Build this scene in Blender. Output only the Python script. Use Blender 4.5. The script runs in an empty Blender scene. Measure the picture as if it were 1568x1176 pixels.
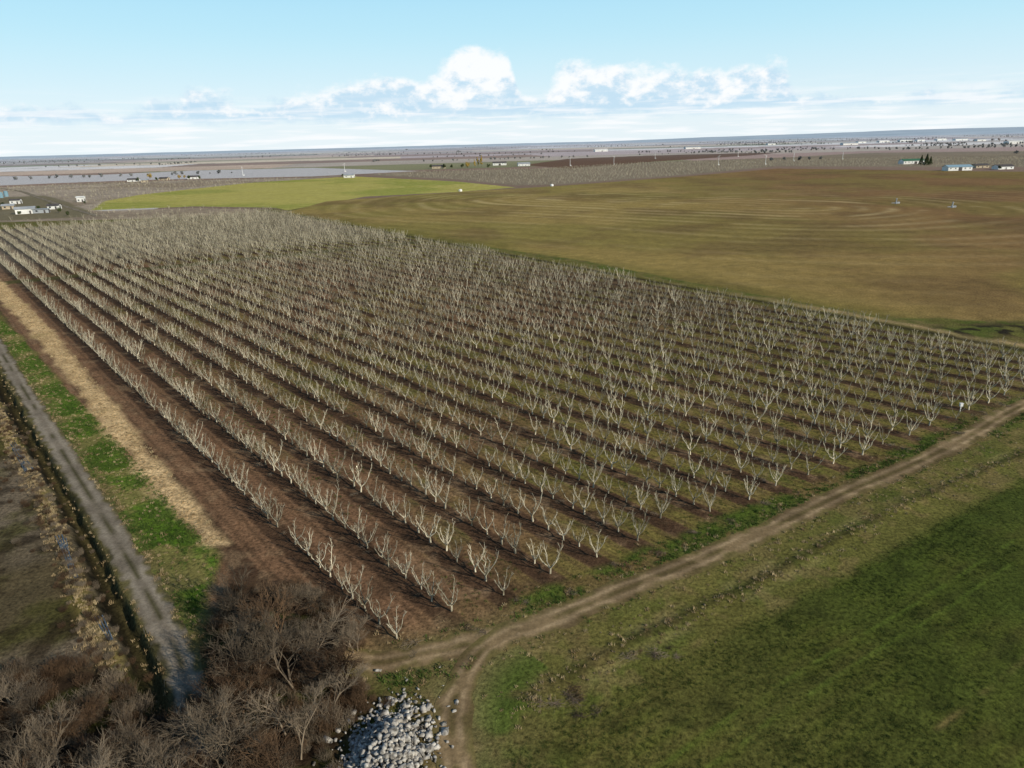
import bpy, bmesh, math, random
import numpy as np
from mathutils import Vector, Matrix
rng=np.random.default_rng(7); random.seed(7)
SC=bpy.context.scene; COL=SC.collection
SC.view_settings.view_transform='Standard'
# ------------------------------------------------------------ camera (drone, 40 m up)
H=40.0; F=1059.0
cam_d=bpy.data.cameras.new("camera"); cam=bpy.data.objects.new("camera",cam_d)
COL.objects.link(cam); SC.camera=cam
cam_d.sensor_width=36; cam_d.lens=36*F/1568; cam_d.clip_end=90000; cam_d.clip_start=.5
M=Matrix.Rotation(math.radians(90-19.2),4,'X')@Matrix.Rotation(math.radians(-1.45),4,'Z')
M=Matrix.Translation((0,0,H))@M
cam.matrix_world=M
R3=M.to_3x3()
def G(u,v):   # camera ray through image pixel onto the ground plane -> world metres on z=0
    d=R3@Vector(((u-784)/F,(588-v)/F,-1)); k=-H/d.z
    return (d.x*k,d.y*k)
S={
'road':[(-60,440),(-25,495),(5,545),(38,600),(100,700),(162,800),(220,900),(262,980),(285,1050),(300,1176)],
'ditch':[(-140,370),(-70,470),(-30,535),(0,588),(40,660),(90,740),(130,820),(165,900),(195,960),(230,1040),(260,1120)],
'scrub':[(-140,370),(-70,470),(-30,535),(0,588),(40,660),(90,740),(130,820),(165,900),(195,960),(230,1040),(260,1400),(-900,1400),(-900,370)],
'greenstrip':[(-60,420),(0,490),(30,515),(100,595),(180,675),(240,745),(335,855),(300,950),(290,1000),(240,900),(180,800),(110,690),(50,600),(10,530),(-60,430)],
'tan':[(-80,350),(0,428),(60,485),(130,562),(200,650),(270,735),(348,832),(320,835),(245,765),(180,685),(120,600),(50,512),(0,458),(-80,385)],
'brush':[(-300,1060),(0,1030),(90,1010),(190,1040),(255,1110),(300,1060),(325,970),(360,900),(450,890),(520,925),(550,970),(550,1020),(600,1080),(540,1110),(500,1300),(-300,1400)],
'track':[(520,1012),(580,1015),(640,1003),(700,990),(800,965),(900,925),(1000,885),(1100,845),(1200,800),(1300,752),(1400,710),(1480,670),(1568,620),(1750,540)],
'branch':[(790,965),(735,1000),(705,1050),(692,1100),(698,1180),(715,1260)],
'ridge':[(780,1085),(850,1050),(950,990),(1080,930),(1200,870),(1350,790),(1450,745),(1568,695),(1750,620)],
'rightfield':[(440,325),(500,308),(700,294),(850,285),(1050,270),(1190,258),(1568,263),(2200,270),(2400,600),(1568,492),(1350,485),(1100,440),(900,400),(640,362)],
'yellow':[(140,322),(160,308),(215,298),(380,280),(540,270),(700,278),(790,287),(700,294),(560,301),(440,322),(420,318),(300,316)],
'pale':[(-200,285),(0,270),(150,268),(300,261),(480,257),(640,262),(480,270),(200,276),(0,284)],
'darkbrown':[(800,253),(870,243),(1000,238),(1200,233),(1150,238),(1010,247),(870,258)],
'farorch':[(560,268),(640,263),(830,258),(1010,248),(1200,241),(1330,234),(1568,231),(2000,228),(2000,255),(1568,256),(1190,255),(1050,268),(850,283),(790,284),(700,275)],
'leftorch':[(-200,300),(0,287),(200,278),(480,272),(540,268),(380,282),(215,300),(165,310),(150,323),(300,318),(440,322),(430,330),(0,340),(-200,350)],
'yard':[(-60,330),(0,298),(40,292),(90,305),(135,322),(130,332),(0,338)],
'lane':[(-60,282),(20,291),(60,303),(100,316),(150,331)],
}
W={k:np.array([G(*p) for p in v]) for k,v in S.items()}
# ------------------------------------------------------------ helpers
K=1.33
def lin(c):
    c=np.asarray(c,float)/255.
    return np.where(c<=.04045,c/12.92,((c+.055)/1.055)**2.4)
def C(*c): return lin(c)/K
def sstep(a,b,x):
    t=np.clip((x-a)/(b-a),0,1); return t*t*(3-2*t)
def hsh(ix,iy,seed):
    n=(ix*374761393+iy*668265263+seed*362437)&0xffffffff
    n=((n^(n>>13))*1274126177)&0xffffffff
    return ((n^(n>>16))&0xffffff)/float(0xffffff)
def vn(x,y,s,seed=0):
    x=x/s+1000.5; y=y/s+1000.5
    ix=np.floor(x).astype(np.int64); iy=np.floor(y).astype(np.int64)
    fx=x-ix; fy=y-iy; fx=fx*fx*(3-2*fx); fy=fy*fy*(3-2*fy)
    a=hsh(ix,iy,seed);b=hsh(ix+1,iy,seed);c=hsh(ix,iy+1,seed);d=hsh(ix+1,iy+1,seed)
    return (a*(1-fx)+b*fx)*(1-fy)+(c*(1-fx)+d*fx)*fy
def fbm(x,y,s,seed=0,o=4):
    ca,sa=.8,.6; t=0;a=.5;n=0
    for i in range(o):
        t=t+a*vn(x,y,s/2**i,seed+i*17); n+=a; a*=.5; x,y=x*ca-y*sa,x*sa+y*ca
    return t/n
def pl_dist(x,y,P,closed=False):
    D=np.full(x.shape,1e18); n=len(P)
    for i in range(n if closed else n-1):
        a=P[i];b=P[(i+1)%n];v=b-a;L=max(v@v,1e-9)
        t=np.clip(((x-a[0])*v[0]+(y-a[1])*v[1])/L,0,1)
        D=np.minimum(D,(x-a[0]-t*v[0])**2+(y-a[1]-t*v[1])**2)
    return np.sqrt(D)
def inside(x,y,P):
    r=np.zeros(x.shape,bool); n=len(P)
    for i in range(n):
        a=P[i];b=P[(i+1)%n]
        if a[1]==b[1]: continue
        c=((a[1]>y)!=(b[1]>y))&(x<(b[0]-a[0])*(y-a[1])/(b[1]-a[1])+a[0])
        r^=c
    return r
def sd(x,y,P):
    d=pl_dist(x,y,P,True); return np.where(inside(x,y,P),d,-d)
def mesh_np(name,V,Fa,smooth=False):
    me=bpy.data.meshes.new(name); V=np.asarray(V,np.float32); Fa=np.asarray(Fa,np.int32)
    k=Fa.shape[1]
    me.vertices.add(len(V)); me.vertices.foreach_set("co",V.ravel())
    me.loops.add(Fa.size); me.loops.foreach_set("vertex_index",Fa.ravel())
    me.polygons.add(len(Fa)); me.polygons.foreach_set("loop_start",np.arange(0,Fa.size,k,dtype=np.int32))
    if smooth: me.polygons.foreach_set("use_smooth",np.ones(len(Fa),bool))
    me.update(calc_edges=True); return me
def setcol(me,c):
    a=me.color_attributes.new("Col",'FLOAT_COLOR','POINT')
    a.data.foreach_set("color",np.concatenate([np.clip(c,0.003,1),np.ones((len(c),1))],1).astype(np.float32).ravel())
def obj(name,me,parent=None,link=True):
    o=bpy.data.objects.new(name,me)
    if link: COL.objects.link(o)
    if parent: o.parent=parent
    return o
def catmull(P,step):
    P=np.asarray(P,float); out=[]
    for i in range(len(P)-1):
        p0=P[max(i-1,0)];p1=P[i];p2=P[i+1];p3=P[min(i+2,len(P)-1)]
        n=max(2,int(np.linalg.norm(p2-p1)/step))
        for t in np.arange(n)/n:
            out.append(.5*((2*p1)+(p2-p0)*t+(2*p0-5*p1+4*p2-p3)*t*t+(3*p1-p0-3*p2+p3)*t**3))
    out.append(P[-1]); return np.array(out)
# ------------------------------------------------------------ materials
def newmat(name):
    m=bpy.data.materials.new(name); m.use_nodes=True; return m,m.node_tree,m.node_tree.nodes['Principled BSDF']
def mat_ground(name,bump=.35,amp=.5):
    m,nt,b=newmat(name); L=nt.links
    at=nt.nodes.new('ShaderNodeAttribute'); at.attribute_name='Col'
    geo=nt.nodes.new('ShaderNodeNewGeometry')
    def nz(s,det=3,r=.6):
        n=nt.nodes.new('ShaderNodeTexNoise'); n.inputs['Scale'].default_value=s; n.inputs['Detail'].default_value=det
        n.inputs['Roughness'].default_value=r; L.new(geo.outputs['Position'],n.inputs['Vector']); return n.outputs['Fac']
    def mr(x,a,bb,c,d):
        n=nt.nodes.new('ShaderNodeMapRange'); L.new(x,n.inputs[0])
        for i,v in enumerate((a,bb,c,d)): n.inputs[i+1].default_value=v
        return n.outputs[0]
    n1=nz(2.6,4,.75); n2=nz(.33,3,.6)
    mu=nt.nodes.new('ShaderNodeMath'); mu.operation='MULTIPLY'
    L.new(mr(n1,.3,.7,1-amp,1+amp),mu.inputs[0]); L.new(mr(n2,.3,.7,.82,1.18),mu.inputs[1])
    vm=nt.nodes.new('ShaderNodeVectorMath'); vm.operation='SCALE'
    L.new(at.outputs['Color'],vm.inputs[0]); L.new(mu.outputs[0],vm.inputs['Scale'])
    L.new(vm.outputs[0],b.inputs['Base Color'])
    bp=nt.nodes.new('ShaderNodeBump'); bp.inputs['Strength'].default_value=bump; bp.inputs['Distance'].default_value=.25
    L.new(n1,bp.inputs['Height']); L.new(bp.outputs[0],b.inputs['Normal'])
    b.inputs['Roughness'].default_value=1; b.inputs['Specular IOR Level'].default_value=.05
    return m
def mat_var(name,c1,c2,rough=.9,scale=2.,rand=True,spec=.15):
    m,nt,b=newmat(name); L=nt.links
    geo=nt.nodes.new('ShaderNodeNewGeometry'); oi=nt.nodes.new('ShaderNodeObjectInfo')
    n=nt.nodes.new('ShaderNodeTexNoise'); n.inputs['Scale'].default_value=scale; n.inputs['Detail'].default_value=3
    L.new(geo.outputs['Position'],n.inputs['Vector'])
    ad=nt.nodes.new('ShaderNodeMath'); ad.operation='MULTIPLY_ADD'; L.new(oi.outputs['Random'],ad.inputs[0])
    ad.inputs[1].default_value=.7 if rand else 0; 
    s=nt.nodes.new('ShaderNodeMapRange'); L.new(n.outputs['Fac'],s.inputs[0])
    for i,v in enumerate((.3,.7,-.2 if rand else 0,.5 if rand else 1)): s.inputs[i+1].default_value=v
    L.new(s.outputs[0],ad.inputs[2])
    mx=nt.nodes.new('ShaderNodeMix'); mx.data_type='RGBA'; mx.clamp_factor=True
    L.new(ad.outputs[0],mx.inputs[0]); mx.inputs[6].default_value=(*c1,1); mx.inputs[7].default_value=(*c2,1)
    L.new(mx.outputs[2],b.inputs['Base Color']); b.inputs['Roughness'].default_value=rough; b.inputs['Specular IOR Level'].default_value=spec
    return m
MG=mat_ground("soil_and_grass",.45,.68); MR=mat_ground("packed_dirt",.2,.3)
# ------------------------------------------------------------ orchard frame
A0=np.array(G(600,985)); e=np.array([math.cos(math.radians(31)),math.sin(math.radians(31))])
d=np.array([math.cos(math.radians(130)),math.sin(math.radians(130))]); Minv=np.linalg.inv(np.array([e,d]).T)
def at_of(x,y):
    X=x-A0[0];Y=y-A0[1]; return Minv[0,0]*X+Minv[0,1]*Y, Minv[1,0]*X+Minv[1,1]*Y
def xy_of(a,t): return A0[0]+a*e[0]+t*d[0], A0[1]+a*e[1]+t*d[1]
SP=5.5; TEND=455.
def amax(t): return 131+.075*t
GAP=(236,244)
road=catmull(W['road'],1.); track=catmull(W['track'],1.); branch=catmull(W['branch'],1.)
WHEEL=((21,.4),(22.9,.35),(34.5,.6),(36.4,.5),(45,.4))
def lay(col,c,m): 
    m=np.clip(m,0,1)[:,None]; return col*(1-m)+np.asarray(c)*m
def height(x,y):
    z=np.zeros_like(x)
    near=(x*x+y*y)<320**2
    if near.any():
        xn=x[near];yn=y[near]
        dd=pl_dist(xn,yn,W['ditch'])+ (fbm(xn,yn,4,5,2)-.5)*1.1
        zz=-1.2*(1-sstep(.3,1.4,dd))+.3*np.exp(-((dd-2.0)/.8)**2)
        rr=pl_dist(xn,yn,W['road']); zz*=sstep(1.2,2.2,rr)
        ri=pl_dist(xn,yn,W['ridge'])
        zz+=.12*np.exp(-(ri/.7)**2)*(.4+vn(xn,yn,2,8))
        tr=np.minimum(np.minimum(pl_dist(xn,yn,track[::4]),pl_dist(xn,yn,branch[::3])),rr)
        zz+=sstep(2,5,tr)*(fbm(xn,yn,6,3,3)-.5)*.28
        z[near]=zz
    return z
def gcolor(x,y):
    n=len(x); r=np.hypot(x,y); a,t=at_of(x,y)
    n20=fbm(x,y,22,11); n5=fbm(x,y,5,12); n1=vn(x,y,1.1,13); n60=fbm(x,y,70,14); n2=fbm(x,y,2,15,3)
    nb=(n5-.5)*2
    w=-t*math.sin(math.radians(99))
    col=np.empty((n,3)); col[:]=C(74,84,34)
    col=lay(col,C(100,92,48),sstep(.42,.85,n20*.5+n5*.5)*.6)
    col=lay(col,C(118,106,60),sstep(55,0,a+w*.6)*.8)
    drill=np.sin(w*2*math.pi/1.9+ (n20-.5)*3)*.5+.5
    col=lay(col,C(88,102,34),drill*.3*sstep(.3,.6,n5)*(r<200))
    col=lay(col,C(46,50,24),sstep(.5,.85,n2)*.5)
    for w0,g in WHEEL:
        col=lay(col,C(104,124,48),np.exp(-((w-w0+(n20-.5)*2.0)/.2)**2)*g*sstep(.3,.6,n2))
    col=lay(col,C(140,120,76),np.exp(-((w-30+(n20-.5)*2)/.22)**2)*.6*sstep(.35,.6,n5))
    rid=pl_dist(x,y,W['ridge'])
    side=sstep(-1,1,(t+15.2)+(n5-.5)*2.0)
    col=lay(col,C(116,110,58),side*.8*(r<450))
    col=lay(col,C(84,98,38),side*sstep(.4,.7,n5)*.7)
    col=lay(col,C(138,118,78),side*sstep(.5,.7,n2)*.5)
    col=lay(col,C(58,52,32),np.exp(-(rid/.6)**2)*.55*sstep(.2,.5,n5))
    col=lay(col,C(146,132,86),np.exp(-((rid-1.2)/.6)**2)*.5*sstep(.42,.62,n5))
    # --- far country: patchwork of fields
    th=math.radians(8); X=x*math.cos(th)+y*math.sin(th); Y=-x*math.sin(th)+y*math.cos(th)
    cs=420.; iy=np.floor(Y/cs).astype(np.int64); off=hsh(iy,iy*0+3,2)*700
    ix=np.floor((X+off)/(1100.)).astype(np.int64)
    pal=np.array([C(174,158,156),C(158,136,128),C(200,184,160),C(138,116,102),C(152,142,114),C(208,202,198),C(128,126,96),C(184,162,144),C(168,156,144)])
    pc=pal[(hsh(ix,iy,9)*8.99).astype(int)]
    pc=pc*(.85+.3*fbm(x,y,150,21,3)[:,None])
    pc=pc*(1+.35*sstep(700,1600,r))[:,None]  # far fields brightened in colour to offset dim grazing light
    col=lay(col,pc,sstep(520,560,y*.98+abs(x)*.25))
    dl=np.minimum(np.abs((Y/cs)%1),1-np.abs((Y/cs)%1))*cs
    col=lay(col,C(116,112,92),(dl<11)*(hsh(ix,iy,4)>.6)*.6*(r>900))
    def poly(nm,c,wd,na): 
        nonlocal col
        P=W[nm]; lo=P.min(0)-60; hi=P.max(0)+60
        k=(x>lo[0])&(x<hi[0])&(y>lo[1])&(y<hi[1])
        m=np.zeros(n)
        if k.any(): m[k]=sstep(-wd,wd,sd(x[k],y[k],P)+nb[k]*na)
        cc=np.broadcast_to(np.asarray(c),(n,3)) if np.ndim(c)==1 else c
        col=col*(1-m[:,None])+cc*m[:,None]; return m
    lo_=C(176,160,142)*(.75+.5*n60[:,None]); lo_=lay(lo_,C(146,128,106),sstep(.45,.6,fbm(x,y,90,61,3))*.7); lo_=lo_*(.7+.6*n5[:,None]); poly('leftorch',lo_,3,2)
    poly('farorch',C(146,132,112)*(.8+.4*n60[:,None]),5,4)
    poly('pale',C(206,202,202),5,3)
    poly('darkbrown',C(116,90,72),5,3)
    yf=C(186,176,94)+(C(158,160,74)-C(186,176,94))*sstep(.4,.65,n60)[:,None]
    yf=lay(yf,C(208,192,130),np.exp(-((np.sin(pl_dist(x,y,np.array([G(300,300),G(560,288)]))*2*math.pi/38))/.25)**2)*.4)
    yf=yf*(.85+.3*n5[:,None]); m=poly('yellow',yf,1.5,1)
    p1=np.array(G(830,305));p2=np.array(G(1230,318))
    ds=pl_dist(x,y,np.array([p1,p2]))+(fbm(x,y,60,31,2)-.5)*12
    st=np.sin(ds*2*math.pi/15.)*.5+.5; st2=np.sin(ds*2*math.pi/47.+1)*.5+.5
    rf=np.empty((n,3)); rf[:]=C(160,138,80)
    rf=lay(rf,C(138,104,70),sstep(20,240,x+(n60-.5)*160-(y-300)*.15)*.9)
    rf=lay(rf,C(134,128,62),sstep(.42,.62,n60)*.45)
    rf=lay(rf,C(112,88,58),sstep(.45,.7,fbm(x,y,35,33))*.5)
    rf=lay(rf,C(208,186,136),st**2*(.2+.4*st2)*sstep(.3,.6,n20)*(.12+.88*np.exp(-(ds/120)**2)))
    rf=lay(rf,C(104,92,52),(1-st)**3*(.16+.2*np.exp(-(ds/130)**2))*sstep(.3,.55,n60))
    edge=np.zeros(n); kk=(r<600)&(x>-100); edge[kk]=sstep(24,2,a[kk]-amax(t[kk])-8+n5[kk]*8); rf=lay(rf,C(114,110,50),edge*.65)
    rf=rf*(.84+.32*n5[:,None])
    m=poly('rightfield',rf,1.2,1.5)
    am=amax(t)
    hd=((a>am-2)&(a<am+11)&(t>-40)&(t<TEND+20)).astype(float)*sstep(am+11,am+6,a+nb*3)
    hc=np.empty((n,3)); hc[:]=C(112,106,52); hc=lay(hc,C(150,132,92),sstep(.5,.65,n5)*.7)
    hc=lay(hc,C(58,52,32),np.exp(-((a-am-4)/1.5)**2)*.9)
    hc=lay(hc,C(188,160,118),sstep(110,20,t)*np.exp(-((a-am-8)/1.8)**2)*.95)
    col=col*(1-hd[:,None])+hc*hd[:,None]
    ins=sstep(-11.5,-9.5,a+nb*1.2)*sstep(am+2,am-1,a)*sstep(-3.6,-1.6,t+nb*1.4)*sstep(TEND+6,TEND,t)
    ph=np.abs(((a/SP+.5)%1)-.5)*SP
    oc=np.empty((n,3)); oc[:]=C(134,102,76)
    gm=sstep(5,42,a+(n20-.5)*50)*sstep(.30,.56,n60*.6+n20*.4)
    alley=sstep(.9,1.5,ph+nb*.25)
    oc=lay(oc,C(106,88,64),sstep(60,125,a+(n20-.5)*30)*.85)
    oc=lay(oc,C(124,116,58),gm*alley*.85)
    oc=lay(oc,C(98,104,46),sstep(.55,.75,n5)*alley*.5*sstep(0,20,a))
    oc=lay(oc,C(74,56,42),(1-alley)*.85)
    oc=lay(oc,C(164,136,104),sstep(.55,.8,n2)*.4)
    oc=lay(oc,C(62,48,36),sstep(.55,.8,fbm(x,y,3,19,3))*.45)
    rut=np.exp(-((ph-1.9)/.28)**2); oc=lay(oc,C(88,68,50),rut*.5)
    oc=lay(oc,C(146,136,120),sstep(240,330,t)*.5)
    g2=sstep(GAP[0]-1,GAP[0]+1,t)*sstep(GAP[1]+1,GAP[1]-1,t); oc=lay(oc,C(84,80,44),g2*.9)
    col=col*(1-ins[:,None])+oc*ins[:,None]
    vg=sstep(-7.2,-5.4,t+nb*.8)*sstep(-.3,-2.2,t+nb*1.2)*sstep(-6,-2,a)*(a<am+14)
    vc=np.empty((n,3)); vc[:]=C(78,98,34); vc=lay(vc,C(118,94,62),sstep(.44,.58,n2*.5+n5*.5)*.85)
    col=col*(1-vg[:,None])+vc*vg[:,None]
    k=r<420
    def npoly(nm,c,wd,na,mul=1.):
        if k.any():
            m=np.zeros(n); m[k]=sstep(-wd,wd,sd(x[k],y[k],W[nm])+nb[k]*na)*mul
            cc=c if np.ndim(c)==2 else np.broadcast_to(c,(n,3))
            col[:]=col*(1-m[:,None])+cc*m[:,None]
    base=(sstep(-9.5,-12,a)*(t>-12)*(r<420))
    bl=np.empty((n,3)); bl[:]=C(112,104,60); col=col*(1-base[:,None])+bl*base[:,None]
    sc=np.empty((n,3)); sc[:]=C(96,84,60); sc=lay(sc,C(124,110,92),sstep(.4,.6,n20)*.8); sc=lay(sc,C(78,76,36),sstep(.45,.66,n5)*.75)
    sc=lay(sc,C(50,40,28),sstep(.5,.75,n2)*.7)
    npoly('scrub',sc,.5,.5)
    gs=np.empty((n,3)); gs[:]=C(84,116,34); gs=lay(gs,C(106,126,48),sstep(.4,.6,n20)*.6); gs=lay(gs,C(58,80,24),sstep(.45,.75,n2)*.6)
    gs=lay(gs,C(140,124,78),sstep(.54,.68,n5)*.7)
    npoly('greenstrip',gs,.8,1.2)
    tn=np.empty((n,3)); tn[:]=C(228,194,144); tn=lay(tn,C(174,144,102),sstep(.4,.75,n2)*.6); tn=lay(tn,C(126,116,66),sstep(.6,.75,n5)*.5)
    npoly('tan',tn,.9,1.6)
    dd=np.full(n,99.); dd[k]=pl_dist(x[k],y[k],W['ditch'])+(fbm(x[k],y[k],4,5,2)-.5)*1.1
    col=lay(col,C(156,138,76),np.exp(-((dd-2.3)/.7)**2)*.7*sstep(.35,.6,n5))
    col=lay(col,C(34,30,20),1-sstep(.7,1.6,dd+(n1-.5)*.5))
    rr=np.full(n,99.); rr[k]=pl_dist(x[k],y[k],road[::3])
    col=lay(col,C(112,102,64),np.exp(-((rr-1.9)/.7)**2)*.75)
    bc=np.full(n,99.); bc[k]=np.minimum(pl_dist(x[k],y[k],branch),pl_dist(x[k],y[k],track[:12]))
    gz_=sstep(9,3,bc)*(t<-5)*(a<8); gc=np.empty((n,3)); gc[:]=C(108,100,58); gc=lay(gc,C(76,102,34),sstep(.42,.58,n5)*.85)
    col=col*(1-gz_[:,None])+gc*gz_[:,None]
    col=lay(col,C(152,130,94),np.exp(-(bc/2.6)**2)*.65)
    tk=np.full(n,99.); tk[k]=pl_dist(x[k],y[k],track[::3]); col=lay(col,C(122,108,68),np.exp(-(tk/2.6)**2)*.6)
    br=np.empty((n,3)); br[:]=C(58,46,34); br=lay(br,C(80,88,38),sstep(.5,.62,n5)*.55)
    npoly('brush',br,1.2,2.)
    m=np.exp(-(((x-G(1525,505)[0])/14)**2+((y-G(1525,505)[1])/5)**2)); col=lay(col,C(46,40,28),m*1.4*sstep(.35,.6,n2))
    yd=np.zeros(n); kk=(r<900)&(x<-200)
    if kk.any(): yd[kk]=sstep(-2,2,sd(x[kk],y[kk],W['yard'])+nb[kk]*4)
    col=lay(col,C(120,112,84),yd*.8)
    hz=1-np.exp(-np.maximum(r-1500,0)/9000.)  # aerial haze painted into the far ground colour, growing with distance
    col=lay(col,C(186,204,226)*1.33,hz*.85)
    return col
rs=[0.,6.,12.,18.,22.]; r=22.
while r<45000: r+=.17+.0013*r+8e-6*r*r; rs.append(r)
rs=np.array(rs); th=np.concatenate([np.linspace(-44,44,950),np.linspace(46,314,90)]); th=np.radians(th)
nr,na=len(rs),len(th)
X=(rs[1:,None]*np.sin(th)[None]).ravel(); Y=(rs[1:,None]*np.cos(th)[None]).ravel()
n1r=nr-1
I=np.arange(n1r-1)[:,None]*na; J=np.arange(na)[None]; J2=(J+1)%na
Fq=np.stack([I+J,I+J2,I+na+J2,I+na+J],-1).reshape(-1,4)[:,::-1]
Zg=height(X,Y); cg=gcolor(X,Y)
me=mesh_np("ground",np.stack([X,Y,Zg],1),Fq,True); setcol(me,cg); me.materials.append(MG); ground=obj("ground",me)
def gz(x,y): return height(np.array([x],float),np.array([y],float))[0]
# ------------------------------------------------------------ roads
def ribbon(name,P,wid,kind,zoff=.03):
    P=catmull(P,.35)
    T=np.gradient(P,axis=0); T/=np.linalg.norm(T,axis=1)[:,None]; N=np.stack([-T[:,1],T[:,0]],1)
    c=np.linspace(-1,1,17); L=np.arange(len(P))*.4
    wl=wid*(1+.4*(vn(L,L*0,2.6,41)-.5)+.2*(vn(L,L*0,.9,44)-.5)); wr=wid*(1+.4*(vn(L,L*0+9,2.6,42)-.5)+.2*(vn(L,L*0,.9,45)-.5))
    hw=np.where(c[None]<0,wl[:,None],wr[:,None])*.5
    x=P[:,0:1]+N[:,0:1]*c*hw; y=P[:,1:2]+N[:,1:2]*c*hw; n=x.size
    CC=np.broadcast_to(c,x.shape).ravel(); LL=np.broadcast_to(L[:,None],x.shape).ravel(); x=x.ravel();y=y.ravel()
    z=height(x,y)+zoff-.02*np.abs(CC)**3
    n3=fbm(x,y,3,51); n08=vn(x,y,.9,52)
    if kind=='gravel':
        col=np.empty((n,3)); col[:]=C(136,124,108); col=lay(col,C(162,150,132),np.exp(-((np.abs(CC)-.45)/.22)**2)*.7*sstep(.25,.5,n3))
        dash=sstep(.4,.6,vn(LL,LL*0,3.2,55)); col=lay(col,C(78,74,46),np.exp(-((CC-.02)/.16)**2)*dash*.9)
        col=lay(col,C(104,96,62),sstep(.55,.95,np.abs(CC)+(n08-.5)*.6))
        dash=sstep(.5,.7,vn(LL,LL*0+5,3.,56)); col=lay(col,C(66,62,40),np.exp(-((CC+.8)/.15)**2)*dash*.8)
        col=col*(.85+.3*n3[:,None])
    else:
        col=np.empty((n,3)); col[:]=C(144,122,90); col=lay(col,C(192,166,130),np.exp(-((np.abs(CC)-.42)/.17)**2)*.75*sstep(.2,.5,n3))
        col=lay(col,C(98,92,50),np.exp(-((CC)/.2)**2)*sstep(.4,.6,n3)*.8)
        col=lay(col,C(116,106,64),sstep(.45,.95,np.abs(CC)+(n08-.5)*.7)*.9)
        col=lay(col,C(96,78,56),sstep(.5,.65,n3)*.5)
    m=len(P);k=17; I=np.arange(m-1)[:,None]*k;J=np.arange(k-1)[None]
    Fa=np.stack([I+J,I+k+J,I+k+J+1,I+J+1],-1).reshape(-1,4)
    me=mesh_np(name,np.stack([x,y,z],1),Fa[:,::-1],True); setcol(me,col); me.materials.append(MR); return obj(name,me)
ribbon("gravel_road",W['road'],3.1,'gravel')
ribbon("dirt_track",W['track'],3.1,'dirt')
ribbon("dirt_path",W['branch'],2.7,'dirt',.045)
ribbon("farm_lane",W['lane'],5,'gravel',.08)
# ------------------------------------------------------------ branch meshes
def tubes(segs,sides=3):
    s=np.array(segs,float); p0=s[:,0:3];p1=s[:,3:6];r0=s[:,6];r1=s[:,7]
    ax=p1-p0; ax/=np.linalg.norm(ax,axis=1)[:,None]+1e-9
    ref=np.where(np.abs(ax[:,2:3])>.9,np.array([[1.,0,0]]),np.array([[0,0,1.]]))
    u=np.cross(ax,ref); u/=np.linalg.norm(u,axis=1)[:,None]; v=np.cross(ax,u)
    an=np.arange(sides)*2*math.pi/sides; ca=np.cos(an)[None,:,None];sa=np.sin(an)[None,:,None]
    dirs=u[:,None]*ca+v[:,None]*sa
    A=p0[:,None]+dirs*r0[:,None,None]; B=p1[:,None]+dirs*r1[:,None,None]
    V=np.concatenate([A,B],1).reshape(-1,3); n=len(s)
    b=np.arange(n)[:,None]*2*sides; J=np.arange(sides)[None]; J2=(J+1)%sides
    Fa=np.stack([b+J,b+J2,b+sides+J2,b+sides+J],-1).reshape(-1,4); return V,Fa
def vase_tree(rd,h=2.9):
    sg=[]; R=rd.uniform
    def add(a,b,r0,r1): sg.append((*a,*b,r0,r1))
    top=np.array([R(-.06,.06),R(-.06,.06),.6]); add((0,0,-.1),top,.12,.10)
    nl=rd.randint(3,5); a0=R(0,6.28)
    for i in range(nl):
        az=a0+i*6.283/nl+R(-.35,.35); p=top.copy(); r=.07; reach=R(.8,1.35); hh=h*R(.76,1.08)
        q=4
        for j in range(q):
            f=(j+1)/q; rad=reach*(f**.7); nz=.6+(hh-.6)*f**1.12
            nx=np.array([math.cos(az)*rad+R(-.1,.1),math.sin(az)*rad+R(-.1,.1),nz+R(-.05,.05)])
            r2=r*.76; add(p,nx,r,r2)
            for k in range(rd.randint(1,3)):
                b=p+(nx-p)*R(.1,1); z=az+R(-2.0,2.0); L=R(.3,.8); o=R(.25,.6)
                cc=b+np.array([math.cos(z)*L*o,math.sin(z)*L*o,L*R(.6,1.0)]); add(b,cc,.024,.011)
                for _ in range(rd.randint(0,2)):
                    z+=R(-1.4,1.4); g=R(.3,.8); c2=b+(cc-b)*g+np.array([math.cos(z)*.2,math.sin(z)*.2,R(.1,.35)]); add(b+(cc-b)*g,c2,.012,.007)
            p=nx;r=r2
    return sg
def wild_tree(rd,h=8.,levels=4,spread=.55,r0=.14):
    sg=[]
    def rnd(): 
        v=np.array([rd.gauss(0,1) for _ in range(3)]); return v/np.linalg.norm(v)
    def go(p,dr,L,r,lv):
        q=p
        for j in range(2):
            dr=dr+rnd()*.2+np.array([0,0,.04]); dr/=np.linalg.norm(dr); nx=q+dr*L*.5
            sg.append((*q,*nx,r*(1-.2*j),r*(.8-.15*j))); 
            if j==0: mid=nx
            q=nx
        if lv==0: return
        n=[0,5,5,5,5,4][lv]
        for i in range(n):
            b=q if i<2 else (mid+(q-mid)*rd.random() if i<4 else mid)
            nd=dr+rnd()*(spread+.25*rd.random())+np.array([0,0,.06]); nd/=np.linalg.norm(nd)
            go(b,nd,L*rd.uniform(.5,.8),max(r*.55,.009),lv-1)
    for s in range(rd.choice([1,2,3])):
        dd=np.array([rd.uniform(-.3,.3),rd.uniform(-.3,.3),1.]); dd/=np.linalg.norm(dd)
        go(np.array([rd.uniform(-.3,.3),rd.uniform(-.3,.3),-.2]),dd,h*.34,r0*rd.uniform(.7,1),levels)
    return sg
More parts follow.
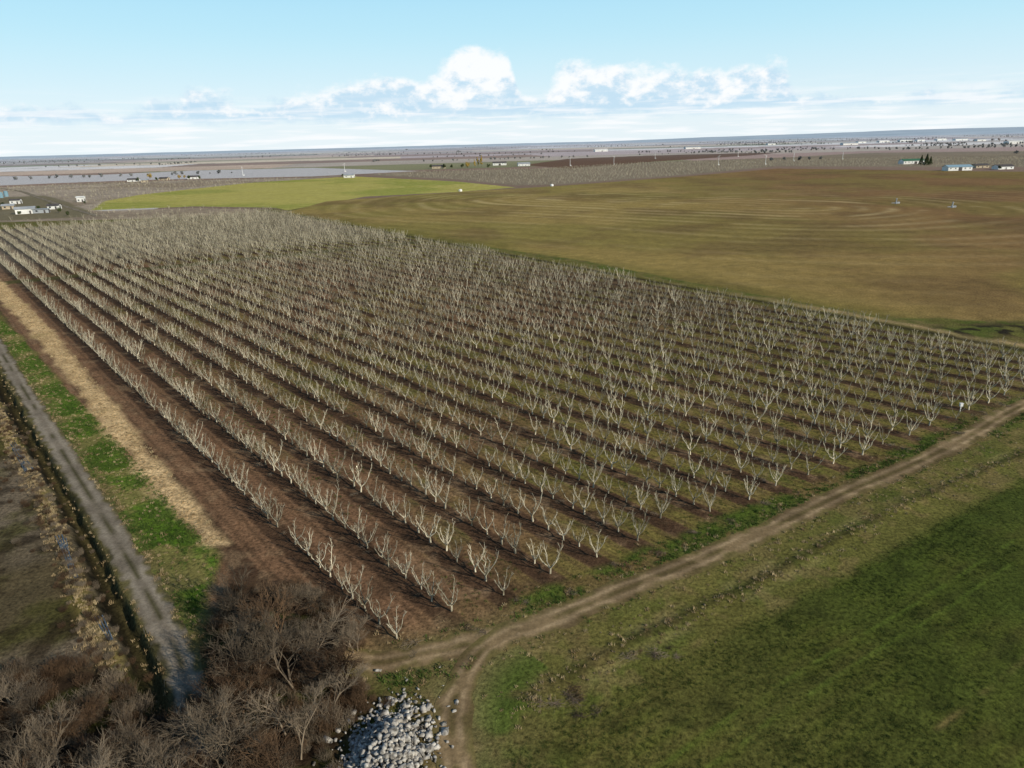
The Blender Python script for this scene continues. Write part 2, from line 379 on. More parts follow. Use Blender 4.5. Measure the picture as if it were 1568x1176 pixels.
def brush(rd,n=150,rad=1.0,h=1.2,r=.012):
    sg=[]
    for i in range(n):
        a=rd.uniform(0,6.28);q=rad*rd.random()**.7*.6; p=np.array([math.cos(a)*q,math.sin(a)*q,0.])
        b=a+rd.uniform(-1,1); o=rd.uniform(.1,.6)*h; m=p+np.array([math.cos(b)*o*.5,math.sin(b)*o*.5,h*rd.uniform(.3,.6)])
        sg.append((*p,*m,r,r*.8)); c=m+np.array([rd.uniform(-.4,.4),rd.uniform(-.4,.4),h*rd.uniform(.1,.45)]); sg.append((*m,*c,r*.8,r*.5))
    return sg
M_orch=mat_var("pale_orchard_bark",(.12,.105,.07),(.62,.56,.42),scale=1.8)
M_bark=mat_var("grey_brown_bark",(.05,.038,.026),(.26,.205,.145),scale=.8)
M_red=mat_var("reddish_twigs",(.045,.027,.016),(.15,.095,.055),scale=.6)
def proto(name,sg,mat,sides=3):
    V,Fa=tubes(sg,sides); me=mesh_np(name,V,Fa); me.materials.append(mat); return me
def tuft(name,rd,mat,n=16,h=.35,rad=.3,w=.035):
    V=[];Fa=[]
    for i in range(n):
        a=rd.uniform(0,6.28);q=rad*rd.random();p=np.array([math.cos(a)*q,math.sin(a)*q,-.03]);b=rd.uniform(0,6.28);wv=np.array([math.cos(b),math.sin(b),0])*w
        c=p+np.array([rd.uniform(-.2,.2)*h*2,rd.uniform(-.2,.2)*h*2,h*rd.uniform(.6,1.2)]); k=len(V); V+=[p-wv,p+wv,c]; Fa.append((k,k+1,k+2))
    me=mesh_np(name,np.array(V),np.array(Fa)); me.materials.append(mat); return me
def leafy(name,rd,mat,barkm,h=8,w=5,n=500,lf=.5,base=.2,conic=False):
    V=[];Fa=[]
    blobs=[(rd.uniform(-.28,.28)*w,rd.uniform(-.28,.28)*w,h*rd.uniform(base+.15,.85),w*rd.uniform(.18,.32)) for _ in range(9)]
    for i in range(n):
        v=np.array([rd.gauss(0,1) for _ in range(3)]); v/=np.linalg.norm(v)
        if conic:
            f=rd.random()**1.4; R=w*.5*(1-f)*rd.uniform(.5,1.05); a=rd.uniform(0,6.28)
            c=np.array([math.cos(a)*R,math.sin(a)*R,h*(base*.5+(1-base*.5)*f)])
        else:
            b=blobs[i%9]; c=np.array(b[:3])+v*b[3]*np.array([1,1,1.1])*rd.uniform(.6,1.05)
        t=np.cross(v,(0,0,1.)); t/=np.linalg.norm(t)+1e-9; u=np.cross(v,t); s=lf*rd.uniform(.5,1.)
        k=len(V); V+=[c-t*s,c+u*s*.6,c+t*s,c-u*s*.6]; Fa.append((k,k+1,k+2,k+3))
    ts=[(0,0,-.1,0,0,h*.55,w*.04+.05,w*.02+.03)]+[(0,0,h*.3,b[0],b[1],b[2],.06,.03) for b in blobs[:5] if not conic]
    tv,tf=tubes(ts,4); me=mesh_np(name,np.concatenate([np.array(V),tv]),np.concatenate([np.array(Fa),tf+len(V)]))
    me.materials.append(mat); me.materials.append(barkm)
    mi=np.zeros(len(me.polygons),np.int32); mi[len(Fa):]=1; me.polygons.foreach_set("material_index",mi); return me
# ------------------------------------------------------------ instancer
def scatter(name,P,rot,scl,idx,meshes):
    P=np.asarray(P,np.float32); n=len(P); me=bpy.data.meshes.new(name); me.vertices.add(n); me.vertices.foreach_set("co",P.ravel())
    a=me.attributes.new("rot",'FLOAT_VECTOR','POINT'); a.data.foreach_set("vector",np.asarray(rot,np.float32).ravel())
    a=me.attributes.new("scl",'FLOAT','POINT'); a.data.foreach_set("value",np.asarray(scl,np.float32))
    a=me.attributes.new("idx",'INT','POINT'); a.data.foreach_set("value",np.asarray(idx,np.int32))
    me.update(); o=obj(name,me)
    cl=bpy.data.collections.new(name+"_kinds")
    for m in meshes: cl.objects.link(bpy.data.objects.new(m.name,m))
    ng=bpy.data.node_groups.new(name+"_scatter",'GeometryNodeTree')
    ng.interface.new_socket('Geometry',in_out='INPUT',socket_type='NodeSocketGeometry'); ng.interface.new_socket('Geometry',in_out='OUTPUT',socket_type='NodeSocketGeometry')
    N=ng.nodes.new; L=ng.links.new
    gi=N('NodeGroupInput');go=N('NodeGroupOutput'); ip=N('GeometryNodeInstanceOnPoints'); ci=N('GeometryNodeCollectionInfo')
    ci.inputs['Collection'].default_value=cl; ci.inputs['Separate Children'].default_value=True; ci.inputs['Reset Children'].default_value=True
    def na(nm,tp):
        q=N('GeometryNodeInputNamedAttribute'); q.data_type=tp; q.inputs['Name'].default_value=nm; return q.outputs['Attribute']
    er=N('FunctionNodeEulerToRotation'); L(na('rot','FLOAT_VECTOR'),er.inputs[0]); L(er.outputs[0],ip.inputs['Rotation'])
    L(na('scl','FLOAT'),ip.inputs['Scale']); L(na('idx','INT'),ip.inputs['Instance Index']); ip.inputs['Pick Instance'].default_value=True
    L(gi.outputs[0],ip.inputs['Points']); L(ci.outputs[0],ip.inputs['Instance']); L(ip.outputs[0],go.inputs[0])
    md=o.modifiers.new("scatter",'NODES'); md.node_group=ng; return o
def rz(n): return np.stack([rng.normal(0,.05,n),rng.normal(0,.05,n),rng.uniform(0,6.28,n)],1)
rd=random.Random(3)
OT=[proto("orchard_tree_kind_%d"%i,vase_tree(rd,2.85+.14*(i%3)),M_orch) for i in range(12)]
pts=[];sc=[]
for i in range(0,32):
    a=i*SP+.6
    for t in np.arange(0.4,TEND,2.5):
        if GAP[0]<t<GAP[1] or a>amax(t)-1: continue
        if rng.random()<.03: continue
        aa=a+rng.normal(0,.13);tt=t+rng.normal(0,.2)+ (i%2)*.3
        x,y=xy_of(aa,tt); pts.append((x,y,0)); sc.append(np.clip(rng.normal(1,.13),.45,1.25)*(.98 if t<240 else 1.1))
pts=np.array(pts); pts[:,2]=height(pts[:,0],pts[:,1])-.02; n=len(pts)
scatter("orchard_trees",pts,rz(n),sc,rng.integers(0,12,n),OT)
def pts_in(P,sa,sb,ang,jit=.3):
    lo=P.min(0);hi=P.max(0); c=(lo+hi)/2; R=np.linalg.norm(hi-lo)/2
    u=np.arange(-R,R,sa);v=np.arange(-R,R,sb); U,Vv=np.meshgrid(u,v); U=U.ravel();Vv=Vv.ravel()
    x=c[0]+U*math.cos(ang)-Vv*math.sin(ang);y=c[1]+U*math.sin(ang)+Vv*math.cos(ang)
    k=inside(x,y,P)&(np.hypot(x,y)<1400); x=x[k];y=y[k]
    return np.stack([x+rng.normal(0,jit,len(x)),y+rng.normal(0,jit,len(x)),x*0],1)
q=pts_in(W['farorch'],7,7,.6,1.); q=q[rng.random(len(q))<.85]; q2=pts_in(W['leftorch'],7,7,.6,2.2); q2=q2[(rng.random(len(q2))<.55)&~inside(q2[:,0],q2[:,1],W['yard'])]; q=np.concatenate([q,q2])
at_,tt_=at_of(q[:,0],q[:,1]); q=q[~((at_>-14)&(at_<amax(tt_)+6)&(tt_<TEND+8))]; n=len(q)
scatter("distant_orchard_trees",q,rz(n),rng.uniform(.6,.95,n),rng.integers(0,12,n),OT)
WT=[proto("bare_tree_mesh_%d"%i,wild_tree(rd,7.5+.8*(i%3),4,.62,.14),M_bark if i%3 else M_red) for i in range(6)]
BR=[proto("brush_kind_%d"%i,brush(rd,150,1.2,1.3),M_red if i%2 else M_bark) for i in range(4)]
BP=W['brush']
spots=[(430,985,1.15),(385,965,.85),(480,1010,1.0),(530,1040,.8),(450,1060,1.),(390,1050,1.),(335,1070,.8),(510,1090,.7),(440,1120,.95),(370,1120,.95),(310,1140,.8),
(350,1190,.95),(430,1200,.95),(250,1190,.7),(190,1160,.6),(130,1110,.55),(70,1100,.55),(15,1090,.6),(150,1210,.8),(90,1180,.75),(30,1170,.75),(-30,1130,.75),(230,1260,.9),(130,1270,.95),(30,1250,.9),
(330,1270,.9),(-60,1220,.9),(365,930,.5),(470,940,.65),(545,1000,.6),(560,1075,.4),(410,1020,.95),(350,1010,.7),(100,1140,.6),(200,1215,.75),(60,1210,.8),(280,1230,.8),(460,1160,.8),(390,1160,.9)]
for i,(u,v,s) in enumerate(spots):
    x,y=G(u,v); o=obj("bare_tree",WT[(i*5)%6]); o.location=(x,y,-.05); o.rotation_euler=(0,0,i*1.7); o.scale=(s,s,s*rng.uniform(.75,1.0))
def rand_in(P,n):
    lo=P.min(0);hi=P.max(0); out=np.zeros((0,2))
    while len(out)<n:
        q=rng.uniform(lo,hi,(n*3,2)); q=q[inside(q[:,0],q[:,1],P)]; out=np.concatenate([out,q])
    return out[:n]
def put(name,xy,meshes,lo,hi):
    z=height(xy[:,0],xy[:,1]); n=len(xy); scatter(name,np.column_stack([xy,z]),rz(n),rng.uniform(lo,hi,n),rng.integers(0,len(meshes),n),meshes)
kp=rand_in(BP,620); put("undergrowth_brush",kp,BR,.3,1.1)
dp=catmull(W['ditch'],.5); dp=dp[np.hypot(dp[:,0],dp[:,1])<170]
q=dp[rng.integers(0,len(dp),420)]+rng.normal(0,1.,(420,2))+np.array([-1.8,-1.5]); sq=rand_in(W['scrub'],2600); sq=sq[np.hypot(sq[:,0],sq[:,1])<150][:900]
put("dry_weeds",np.concatenate([q,sq]),BR,.15,.5)
M_gg=mat_var("green_grass",(.03,.06,.010),(.10,.15,.03),scale=.3); M_dg=mat_var("dry_grass",(.20,.14,.07),(.46,.36,.21),scale=.3)
M_cg=mat_var("crop_grass",(.028,.045,.009),(.09,.112,.027),scale=.12)
TG=[tuft("grass_tuft_%d"%i,rd,M_gg,18,.3,.35) for i in range(3)]; TD=[tuft("dry_tuft_%d"%i,rd,M_dg,18,.35,.35) for i in range(3)]
TC=[tuft("crop_tuft_%d"%i,rd,M_cg,18,.22,.4) for i in range(3)]
g1=rand_in(W['greenstrip'],9000); a_=rng.uniform(-3,150,5500); t_=rng.normal(-4,1.3,5500); g2=np.stack(xy_of(a_,t_),1)
gall=np.concatenate([g1,g2]); gall=gall[fbm(gall[:,0],gall[:,1],5,12)+rng.normal(0,.1,len(gall))<.55]
gall=gall[(pl_dist(gall[:,0],gall[:,1],track[::2])>1.4)&(pl_dist(gall[:,0],gall[:,1],road[::2])>1.5)]
put("grass_verge",gall,TG,.35,1.0)
a_=rng.uniform(-30,95,70000)*1.; t_=-rng.uniform(15,58,70000); t_=np.round(t_/.95)*.95+rng.normal(0,.24,70000); q=np.stack(xy_of(a_,t_),1)
wq=-t_*math.sin(math.radians(99))+(fbm(q[:,0],q[:,1],22,11)-.5)*2; wd=np.min([np.abs(wq-w0) for w0,_ in WHEEL]+[np.abs(wq-30)],axis=0)
k=(q[:,1]>25)&(np.hypot(q[:,0],q[:,1])<120)&(abs(q[:,0])<q[:,1]*.85)&(wd>.15)&(pl_dist(q[:,0],q[:,1],branch[::2])>3.5)&(fbm(q[:,0],q[:,1],6,77)+rng.normal(0,.12,len(q))>.45); q=q[k][:24000]
put("crop_seedlings",q,TC,.2,.6)
a_=rng.uniform(6,130,30000); t_=rng.uniform(-1,110,30000)**1.; q=np.stack(xy_of(a_,t_),1); ph=np.abs(((a_/SP+.5)%1)-.5)*SP
k=(ph>1.1)&(fbm(q[:,0],q[:,1],9,78)+rng.normal(0,.08,len(q))>.48); put("orchard_floor_grass",q[k][:12000],TC,.3,.75)
g3=rand_in(W['tan'],6000); q=dp[rng.integers(0,len(dp),1800)]+rng.normal(0,.5,(1800,2))+np.array([-1.9,-1.5]); 
ri=catmull(W['ridge'],.5); ri=ri[np.hypot(ri[:,0],ri[:,1])<150]; q2=ri[rng.integers(0,len(ri),500)]+rng.normal(0,1.,(500,2)); sg_=rand_in(W['greenstrip'],900)
tk=track[np.hypot(track[:,0],track[:,1])<150]; q3=tk[rng.integers(0,len(tk),1200)]+rng.normal(0,1.,(1200,2))*1.9; q3=q3[pl_dist(q3[:,0],q3[:,1],track[::2])>1.3]
rk=road[np.hypot(road[:,0],road[:,1])<170]; q4=rk[rng.integers(0,len(rk),1200)]+rng.normal(0,1.,(1200,2))*1.3; q4=q4[pl_dist(q4[:,0],q4[:,1],road)>1.3]
put("dry_grass",np.concatenate([g3,q,q2,q3,q4,sg_]),TD,.3,.9)
PB=[proto("pruned_branches_%d"%i,[(lambda p,b,L,z:(*p,p[0]+math.cos(b)*L,p[1]+math.sin(b)*L,z,.022,.012))((rd.gauss(0,.5),rd.gauss(0,.35),rd.uniform(.02,.2)),rd.uniform(0,6.28),rd.uniform(.4,1.2),rd.uniform(.02,.25)) for _ in range(50)],M_bark if i else M_red) for i in range(3)]
q=[xy_of(i*SP+.6+rng.normal(0,.5),rng.uniform(-3.2,-.8)) for i in range(26) for _ in range(2)]
q+=[G(872+rng.normal(0,22),1072+rng.normal(0,12)) for _ in range(9)]+[G(1000+rng.normal(0,22),1000+rng.normal(0,8)) for _ in range(7)]
q+=[xy_of(int(rng.integers(0,24))*SP+.6+rng.normal(0,.5),rng.uniform(0,110)) for _ in range(700)]
q=np.array(q); put("pruned_branch_piles",q,PB,.25,.7)
def rock_mesh(name,n,placer,mat,smin,smax):
    Vs=[];Fs=[];k=0
    bm=bmesh.new(); bmesh.ops.create_icosphere(bm,subdivisions=1,radius=1); bv=np.array([v.co[:] for v in bm.verts]); bf=np.array([[v.index for v in f.verts] for f in bm.faces]); bm.free()
    for i in range(n):
        s=rng.uniform(smin,smax)*(1 if rng.random()<.85 else 1.6); q=np.clip(bv*1.35,-.8,.8)
        v=q*(1+rng.normal(0,.13,(len(bv),1)))*np.array([1,rng.uniform(.45,1),rng.uniform(.3,.7)])*s
        Rm=np.array(Matrix.Rotation(rng.uniform(0,6.28),3,'Z')@Matrix.Rotation(rng.normal(0,.6),3,'X')@Matrix.Rotation(rng.uniform(0,6.28),3,'Z')); v=v@Rm.T+np.array(placer(i)); Vs.append(v); Fs.append(bf+k); k+=len(v)
    me=mesh_np(name,np.concatenate(Vs),np.concatenate(Fs)); me.materials.append(mat); return me
M_rock=mat_var("broken_concrete_rock",(.06,.052,.042),(.54,.51,.46),scale=2.6,rand=False); M_clod=mat_var("soil_clod",(.06,.045,.028),(.2,.155,.10),scale=1.5,rand=False)
pc=np.array(G(592,1168))
def pr(i):
    q=rng.normal(0,1,2)*np.array([1.6,2.7]); h=1.7*math.exp(-(q[0]/2.3)**2-(q[1]/3.2)**2); return (pc[0]+q[0],pc[1]+q[1],h*rng.uniform(.55,1.))
obj("rock_pile",rock_mesh("rock_pile",1900,pr,M_rock,.05,.26))
def pq(i):
    p=ri[min(int(len(ri)*rng.random()**1.3),len(ri)-1)]+rng.normal(0,1.1,2); return (p[0],p[1],gz(*p)+.01)
obj("soil_clods",rock_mesh("soil_clods",160,pq,M_clod,.03,.11))
# ------------------------------------------------------------ distant leafy trees
M_dk=mat_var("dark_foliage",(.025,.04,.015),(.075,.09,.035),scale=.4); M_yl=mat_var("yellow_foliage",(.28,.18,.04),(.45,.32,.08),scale=.4)
M_bl=mat_var("far_foliage",(.10,.11,.11),(.22,.22,.21),scale=.05)  # distance haze painted into this foliage colour
LT=[leafy("shade_tree_%d"%i,rd,M_dk,M_bark,9,8,420,.8) for i in range(3)]
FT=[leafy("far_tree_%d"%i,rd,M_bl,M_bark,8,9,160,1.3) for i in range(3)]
P=[]
for k in range(60):
    rr=1300*math.exp(rng.random()*2.0); az=math.radians(rng.uniform(-42,42)); cx_,cy_=rr*math.sin(az),rr*math.cos(az)
    ang=math.radians(8)+(0 if rng.random()<.85 else math.pi/2); L=rng.uniform(30,420)*(rr/2500+.3); m=int(max(2,L/rng.uniform(12,30)))
    for s in np.linspace(-.5,.5,m): P.append((cx_+math.cos(ang)*L*s+rng.normal(0,6),cy_+math.sin(ang)*L*s+rng.normal(0,5),-.3))
for k in range(40):
    rr=2100*math.exp(rng.random()*1.2); az=math.radians(rng.uniform(16,42)); cx_,cy_=rr*math.sin(az),rr*math.cos(az)
    for s in range(rng.integers(5,20)): P.append((cx_+rng.normal(0,50),cy_+rng.normal(0,15),-.3))
P=np.array(P); n=len(P); scatter("distant_trees",P,rz(n),rng.uniform(.35,.9,n),rng.integers(0,3,n),FT)
def tree(name,me,u,v,s,sz=1):
    x,y=G(u,v); o=obj(name,me); o.location=(x,y,-.1); o.scale=(s,s,s*sz); o.rotation_euler=(0,0,rng.uniform(0,6)); return o
YT=leafy("yellow_tree",rd,M_yl,M_bark,8,7,400,.6); PT=leafy("poplar",rd,M_yl,M_bark,20,5,600,.8,.08); CT=leafy("conifer",rd,M_dk,M_bark,15,9,900,.9,.1,True)
for u,v,s in ((230,274,1.2),(275,274,.9),(283,273,.7),(716,257,1.4)): tree("autumn_tree",YT,u,v,s)
for u,v,s in ((1410,252,.8),(1418,253,.95),(1424,252,.7)): tree("conifer_tree",CT,u,v,s)
for u,v,s in ((732,256,1.0),(737,256,1.15),(727,257,.8)): tree("poplar_tree",PT,u,v,s)
for u,v,s in ((660,258,.8),(680,258,.9),(692,258,.8),(708,258,.9),(748,257,.8),(212,278,.7),(240,277,.6),(290,275,.7),(306,275,.6),(60,322,.4),(92,326,.45),(78,318,.4),(5,318,.5),(1530,260,.5),(1505,256,.5),(1385,251,.5),(130,312,.3),(525,271,.5),(104,331,.4),(30,330,.35)): tree("shade_tree",LT[int(u)%3],u,v,s)
for u,v,s in ((1518,217,2.2),(1530,217,2.5),(1540,218,2.),(1490,217,1.5),(1310,220,1.3),(1345,219,1.3)): tree("tall_bare_tree",WT[int(u)%5],u,v,s)
# ------------------------------------------------------------ buildings
M_w=mat_var("white_siding",(.55,.55,.53),(.78,.78,.76),rand=False,scale=.3); M_g=mat_var("grey_metal",(.24,.26,.28),(.38,.40,.42),.5,.3,False,.4); M_tn=mat_var("tan_stucco",(.34,.28,.2),(.46,.39,.29),rand=False)
M_rd=mat_var("dark_roof",(.05,.045,.045),(.11,.10,.10),rand=False,scale=.5); M_gr=mat_var("green_roof",(.03,.10,.06),(.06,.16,.10),rand=False); M_bu=mat_var("blue_roof",(.16,.25,.32),(.24,.36,.44),rand=False); M_gl=mat_var("window_glass",(.02,.025,.03),(.05,.06,.07),.1,1,False,.5)
def box(V,Fa,c,s):
    k=len(V); 
    for dx in(-1,1):
        for dy in(-1,1):
            for dz in(-1,1): V.append((c[0]+dx*s[0]/2,c[1]+dy*s[1]/2,c[2]+dz*s[2]/2))
    Fa+= [tuple(k+i for i in f) for f in((0,1,3,2),(4,6,7,5),(0,4,5,1),(2,3,7,6),(0,2,6,4),(1,5,7,3))]
def pm(name,V,Fa,mat,par):
    me=bpy.data.meshes.new(name); me.from_pydata(V,[],Fa); me.materials.append(mat); return obj(name,me,par)
def house(name,u,v,L,D,h,rot,wm,rm,pitch=.35,big=False):
    x,y=G(u,v); E=bpy.data.objects.new(name,None); COL.objects.link(E); E.location=(x,y,0); E.rotation_euler=(0,0,rot)
    rh=D/2*pitch; l=L/2;w=D/2
    V=[(-l,-w,-.3),(l,-w,-.3),(l,w,-.3),(-l,w,-.3),(-l,-w,h),(l,-w,h),(l,w,h),(-l,w,h),(-l,0,h+rh),(l,0,h+rh)]
    pm("walls",V,[(0,1,5,4),(2,3,7,6),(1,2,6,9,5),(3,0,4,8,7)],wm,E)
    o=.6;t=.18;V=[];zz=h-o*pitch
    for z in(0.02,t): V+=[(-l-o,-w-o,zz+z),(l+o,-w-o,zz+z),(l+o,0,h+rh+z),(-l-o,0,h+rh+z),(l+o,w+o,zz+z),(-l-o,w+o,zz+z)]
    pm("roof",V,[(6,7,8,9),(9,8,10,11),(1,0,3,2),(2,3,5,4),(0,1,7,6),(4,5,11,10),(1,2,8,7),(2,4,10,8),(3,0,6,9),(5,3,9,11)],rm,E)
    V=[];Fa=[]; nw=max(2,int(L/5))
    for i in range(nw):
        xx=-l+(i+.5)*L/nw
        if i==nw//2 and not big: continue
        for s in(-1,1): box(V,Fa,(xx,s*(w+.02),1.6 if not big else h*.6),(1.3,.08,1.1))
    pm("windows",V,Fa,M_gl,E); V=[];Fa=[]; box(V,Fa,(-l+(nw//2+.5)*L/nw,-w-.03,1.05 if not big else 1.7),(1.1 if not big else 4,.1,2.1 if not big else 3.4)); 
    box(V,Fa,(l+.03,0,1.3),(.1,2.4,2.6)); pm("door",V,Fa,M_rd,E)
    return E
house("farmhouse",205,278,15,9,3,.1,M_w,M_rd);house("farm_shed",222,279,9,6,3,.3,M_tn,M_g);house("farmhouse",252,276,13,8,3,-.1,M_tn,M_rd);house("farmhouse",297,274,16,9,3.4,.1,M_w,M_rd)
house("farm_shed",535,272,14,8,3.5,0,M_w,M_g);house("barn",672,258,24,12,4,.1,M_tn,M_rd);house("barn",765,253,26,13,4.5,.05,M_w,M_rd,big=True);house("farmhouse",802,254,22,12,4,.1,M_w,M_g)
house("barn",1395,251,30,12,4.5,.1,M_w,M_gr,big=True);house("long_shed",1465,261,27,11,4,.05,M_w,M_bu,big=True);house("farmhouse",1500,257,16,9,3,.1,M_tn,M_rd);house("farmhouse",1535,259,18,10,3.2,.1,M_w,M_rd)
for i,(u,v) in enumerate(((1318,219),(1352,218),(1385,216.5),(1408,216),(1440,215),(1470,215),(1500,216),(1552,220),(1300,222),(1180,222),(920,232),(1060,228))): house("warehouse",u,v,40+12*(i%3),24,7,.1,M_w,[M_g,M_w,M_g][i%3],.2,True)
house("barn",40,327,12,7,3.6,.5,M_w,M_g);house("farm_shed",14,320,8,6,2.8,.4,M_tn,M_g);house("mobile_home",64,326,10,4,2.8,.3,M_g,M_g,.1);house("farm_shed",125,309,6,4,4,.2,M_w,M_w)
house("farm_shed",25,312,8,5,3.2,.2,M_w,M_rd);house("farmhouse",84,320,8,6,2.8,.2,M_w,M_rd)
def lathe(prof,n=20):
    V=[];Fa=[]
    for r_,z_ in prof:
        for j in range(n): V.append((r_*math.cos(j*6.2832/n),r_*math.sin(j*6.2832/n),z_))
    for i in range(len(prof)-1):
        for j in range(n): Fa.append((i*n+j,i*n+(j+1)%n,(i+1)*n+(j+1)%n,(i+1)*n+j))
    return V,Fa
M_tk=mat_var("blue_tank",(.12,.22,.28),(.2,.32,.38),rand=False)
V,Fa=lathe([(2,-.2),(2,4.6),(2.12,4.6),(2.12,4.75),(1.2,5.5),(.3,5.8),(0.01,5.85)])
for u,v in((10,301),(2,303)):
    x,y=G(u,v); o=pm("water_tank",V,Fa,M_tk,None); o.location=(x,y,0)
V,Fa=lathe([(1.6,-.1),(1.6,1.3),(1.5,1.6),(.5,2.),(.01,2.05)])
for u,v in((705,293),(845,285)): x,y=G(u,v); o=pm("white_storage_tank",V,Fa,M_w,None); o.location=(x,y,0)
def wind_machine(u,v,h=11):
    x,y=G(u,v); V,Fa=lathe([(.4,-.2),(.34,1.),(.22,h)],8); box(V,Fa,(0,0,h+.1),(.5,1.1,.5)); box(V,Fa,(1.2,1,.8),(1.6,1.2,1.6))
    a=rng.uniform(0,3)
    for s in(1,-1):
        k=len(V); ca,sa=math.cos(a)*s,math.sin(a)*s; w=.2
        V+=[(-sa*w,.7,h+.1+ca*w),(sa*w,.7,h+.1-ca*w),(ca*2.8+sa*w*.6,.75,h+.1+sa*2.8-ca*w*.6),(ca*2.8-sa*w*.6,.75,h+.1+sa*2.8+ca*w*.6)]; Fa.append((k,k+1,k+2,k+3))
    o=pm("wind_machine",V,Fa,M_w,None); o.location=(x,y,0); o.rotation_euler=(0,0,rng.uniform(-.5,.5))
for u,v in((873,254),(1003,243),(1130,240),(528,263),(372,269),(1172,252),(1290,244),(1215,247),(940,252),(1100,253)): wind_machine(u,v,13)
for u,v in((1372,312),(1458,318)):
    x,y=G(u,v); V,Fa=lathe([(.7,0),(.7,.9),(.3,1.1),(.25,2.6),(.45,2.7),(.45,3.1),(.05,3.2)],10); box(V,Fa,(1.4,0,.6),(1.2,.8,1.)); box(V,Fa,(-1.5,0,.5),(2.4,.3,.3)); o=pm("irrigation_pump",V,Fa,M_g,None); o.location=(x,y,0)
x,y=G(1470,630); V=[];Fa=[]; box(V,Fa,(0,0,.35),(.1,.1,.9)); box(V,Fa,(0,0,1.05),(.4,.3,.45)); box(V,Fa,(0,0,1.31),(.5,.4,.06)); o=pm("marker_post",V,Fa,M_w,None); o.location=(x,y,0)
M_pp=mat_var("blue_pvc_pipe",(.04,.06,.085),(.13,.17,.21),.8,2,False,.15)
for p,q in(((16,682),(48,722)),((20,690),(40,726)),((86,825),(116,890)),((92,830),(108,880)),((146,950),(168,985))):
    a=np.array(G(*p));b=np.array(G(*q)); sg=[(a[0]+i*.3,a[1]+.1*i,.34+.02*i,b[0]+i*.12,b[1]+.06*i,.32,.055,.055) for i in range(3)]
    tv,tf=tubes(sg,8); me=mesh_np("irrigation_pipes",tv,tf); me.materials.append(M_pp); obj("irrigation_pipes",me)
n=260; az=np.radians(np.linspace(-50,50,n)); Vv=[];Fa=[]
for i,a in enumerate(az):
    dgr=math.degrees(a); h=16+16*vn(np.array([i*1.]),np.array([0.]),9,71)[0]+8*vn(np.array([i*1.]),np.array([0.]),3,72)[0]; h+=75*sstep(4,32,dgr)
    for rr,hh in((13000,-5),(15000,h*.6),(17500,h),(21000,-5)): Vv.append((rr*math.sin(a),rr*math.cos(a),hh))
for i in range(n-1):
    for j in range(3): Fa.append((i*4+j,i*4+j+1,(i+1)*4+j+1,(i+1)*4+j))
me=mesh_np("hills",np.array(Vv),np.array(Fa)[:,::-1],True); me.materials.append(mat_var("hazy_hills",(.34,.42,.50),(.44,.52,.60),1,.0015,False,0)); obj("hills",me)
# ------------------------------------------------------------ light & sky
EL=math.radians(26); az=(.8,-.6)
sl=bpy.data.lights.new("sun",'SUN'); sl.energy=5; sl.angle=math.radians(.5); sl.color=(1,.91,.75)
so=obj("sun",sl); so.rotation_euler=Vector((-az[0]*math.cos(EL),-az[1]*math.cos(EL),-math.sin(EL))).to_track_quat('-Z','Y').to_euler()
w=bpy.data.worlds.new("World"); SC.world=w; w.use_nodes=True; nt=w.node_tree; L=nt.links.new; N=nt.nodes.new
sk=N('ShaderNodeTexSky'); sk.sky_type='NISHITA'; sk.sun_disc=False; sk.sun_elevation=EL; sk.sun_rotation=math.radians(126.9); sk.air_density=1; sk.dust_density=.4; sk.ozone_density=1.5
tc=N('ShaderNodeTexCoord'); sx=N('ShaderNodeSeparateXYZ'); L(tc.outputs['Generated'],sx.inputs[0])
def ma(op,a,b=None,c=None,cl=False):
    n=N('ShaderNodeMath'); n.operation=op; n.use_clamp=cl
    for i,v in enumerate((a,b,c)):
        if v is None: continue
        if isinstance(v,(int,float)): n.inputs[i].default_value=v
        else: L(v,n.inputs[i])
    return n.outputs[0]
def mrg(x,a,b,c,d,sm=True):
    n=N('ShaderNodeMapRange'); n.interpolation_type='SMOOTHSTEP' if sm else 'LINEAR'; L(x,n.inputs[0])
    for i,v in enumerate((a,b,c,d)): n.inputs[i+1].default_value=v
    return n.outputs[0]
def mix(f,a,b):
    n=N('ShaderNodeMix'); n.data_type='RGBA'; L(f,n.inputs[0])
    for i,v in((6,a),(7,b)):
        if isinstance(v,tuple): n.inputs[i].default_value=(*v,1)
        else: L(v,n.inputs[i])
    return n.outputs[2]
azn=ma('ARCTAN2',sx.outputs[0],sx.outputs[1]); el=ma('ARCSINE',sx.outputs[2])
hz=mix(mrg(el,0,.15,0,1),(8.8,9.9,10.5),(5.7,9.0,10.4)); hz=mix(mrg(el,.10,.30,0,1),hz,(2.9,7.0,10.0)); hz=mix(mrg(el,.26,.5,0,1),hz,(.6,1.6,3.4))
base=mix(mrg(el,.25,.8,.93,.3),sk.outputs[0],hz)
cv=N('ShaderNodeCombineXYZ'); L(azn,cv.inputs[0]); L(ma('MULTIPLY',el,1.5),cv.inputs[1])
def wn(s,det,r,off=0):
    n=N('ShaderNodeTexNoise'); n.inputs['Scale'].default_value=s; n.inputs['Detail'].default_value=det; n.inputs['Roughness'].default_value=r
    mp=N('ShaderNodeMapping'); mp.inputs['Location'].default_value=(off,off,off); L(cv.outputs[0],mp.inputs[0]); L(mp.outputs[0],n.inputs['Vector']); return n.outputs['Fac']
nA=wn(16,8,.6); nB=wn(40,6,.6,3.3); nC=wn(7,4,.6,8.1)
fc=N('ShaderNodeFloatCurve'); cu=fc.mapping.curves[0]
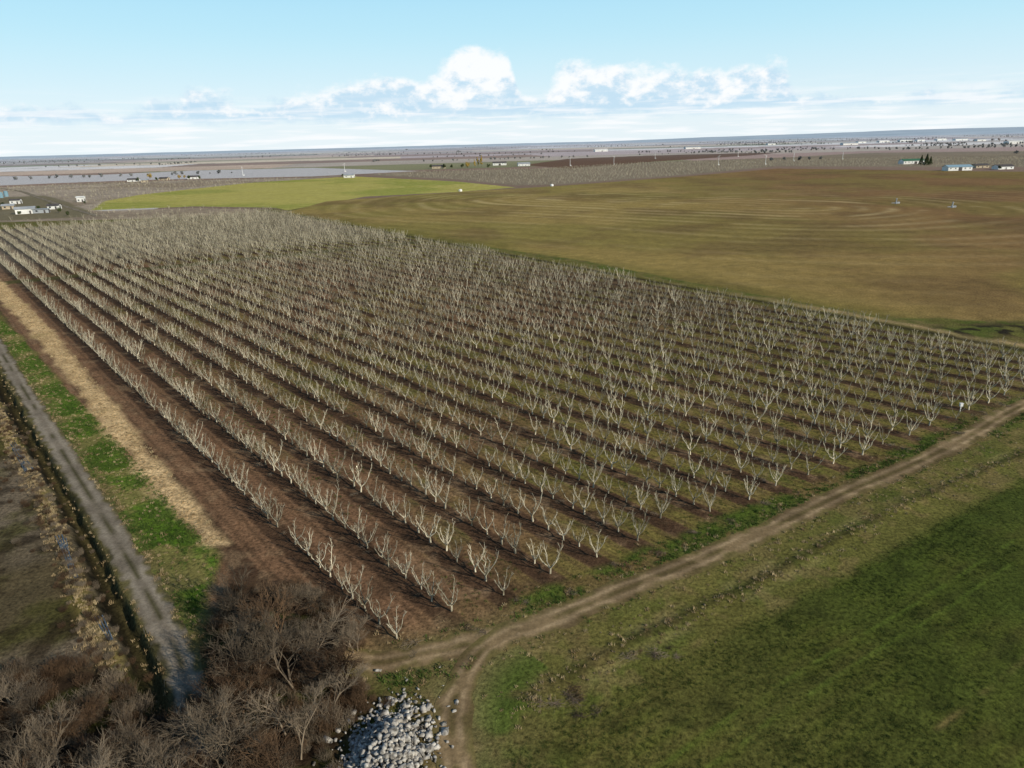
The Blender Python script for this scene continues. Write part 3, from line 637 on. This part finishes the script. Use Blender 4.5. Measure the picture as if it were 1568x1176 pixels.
prof=[(-.8,.04),(-.6,.05),(-.5,.044),(-.42,.05),(-.39,.066),(-.36,.066),(-.33,.05),(-.3,.052),(-.26,.068),(-.2,.076),(-.12,.078),(-.075,.094),(-.045,.116),(-.01,.114),(.012,.09),(.035,.054),(.06,.07),(.095,.094),(.16,.092),(.2,.082),(.26,.078),(.32,.082),(.355,.074),(.39,.044),(.5,.040),(.8,.04)]
for a,h in prof[1:-1]: cu.points.new((a+.8)/1.6,h*8)
cu.points[0].location=(0,.32); cu.points[-1].location=(1,.32)
fc.mapping.update(); L(ma('MULTIPLY_ADD',azn,1/1.6,.5),fc.inputs['Value'])
top=ma('MULTIPLY',fc.outputs[0],.125)
ee=ma('ADD',el,ma('MULTIPLY',ma('SUBTRACT',nA,.42),-.075))
dens=ma('MINIMUM',ma('SUBTRACT',top,ee),ma('MULTIPLY',ma('SUBTRACT',ma('ADD',el,ma('MULTIPLY',ma('SUBTRACT',nC,.5),.02)),.030),1.2))
dens=ma('ADD',dens,ma('MULTIPLY',ma('SUBTRACT',nB,.5),.024))
mask=mrg(dens,-.004,.016,0,1)
mask=ma('MULTIPLY',mask,mrg(nC,.24,.42,.4,1))
shade=mrg(ma('ADD',ma('MULTIPLY',ma('SUBTRACT',nB,.5),2.2),ma('ADD',ma('MULTIPLY',ma('SUBTRACT',ee,.035),12),ma('MULTIPLY',ma('SUBTRACT',nA,.5),-1.2))),-.05,.6,0,1)
ccol=mix(shade,(5.9,8.0,9.6),(10.5,10.6,10.7))
base=mix(ma('MULTIPLY',mask,.93),base,ccol)
c2=N('ShaderNodeCombineXYZ'); L(ma('MULTIPLY',azn,5.),c2.inputs[0]); L(ma('MULTIPLY',el,70),c2.inputs[1]); n4=N('ShaderNodeTexNoise'); n4.inputs['Scale'].default_value=2.; n4.inputs['Detail'].default_value=6; L(c2.outputs[0],n4.inputs['Vector'])
stk=ma('MULTIPLY',mrg(n4.outputs['Fac'],.44,.66,0,.85),mrg(el,.025,.075,1,0)); base=mix(stk,base,(10.3,10.5,10.7))
bg=nt.nodes['Background']; L(base,bg.inputs[0]); bg.inputs[1].default_value=.095
print("done")
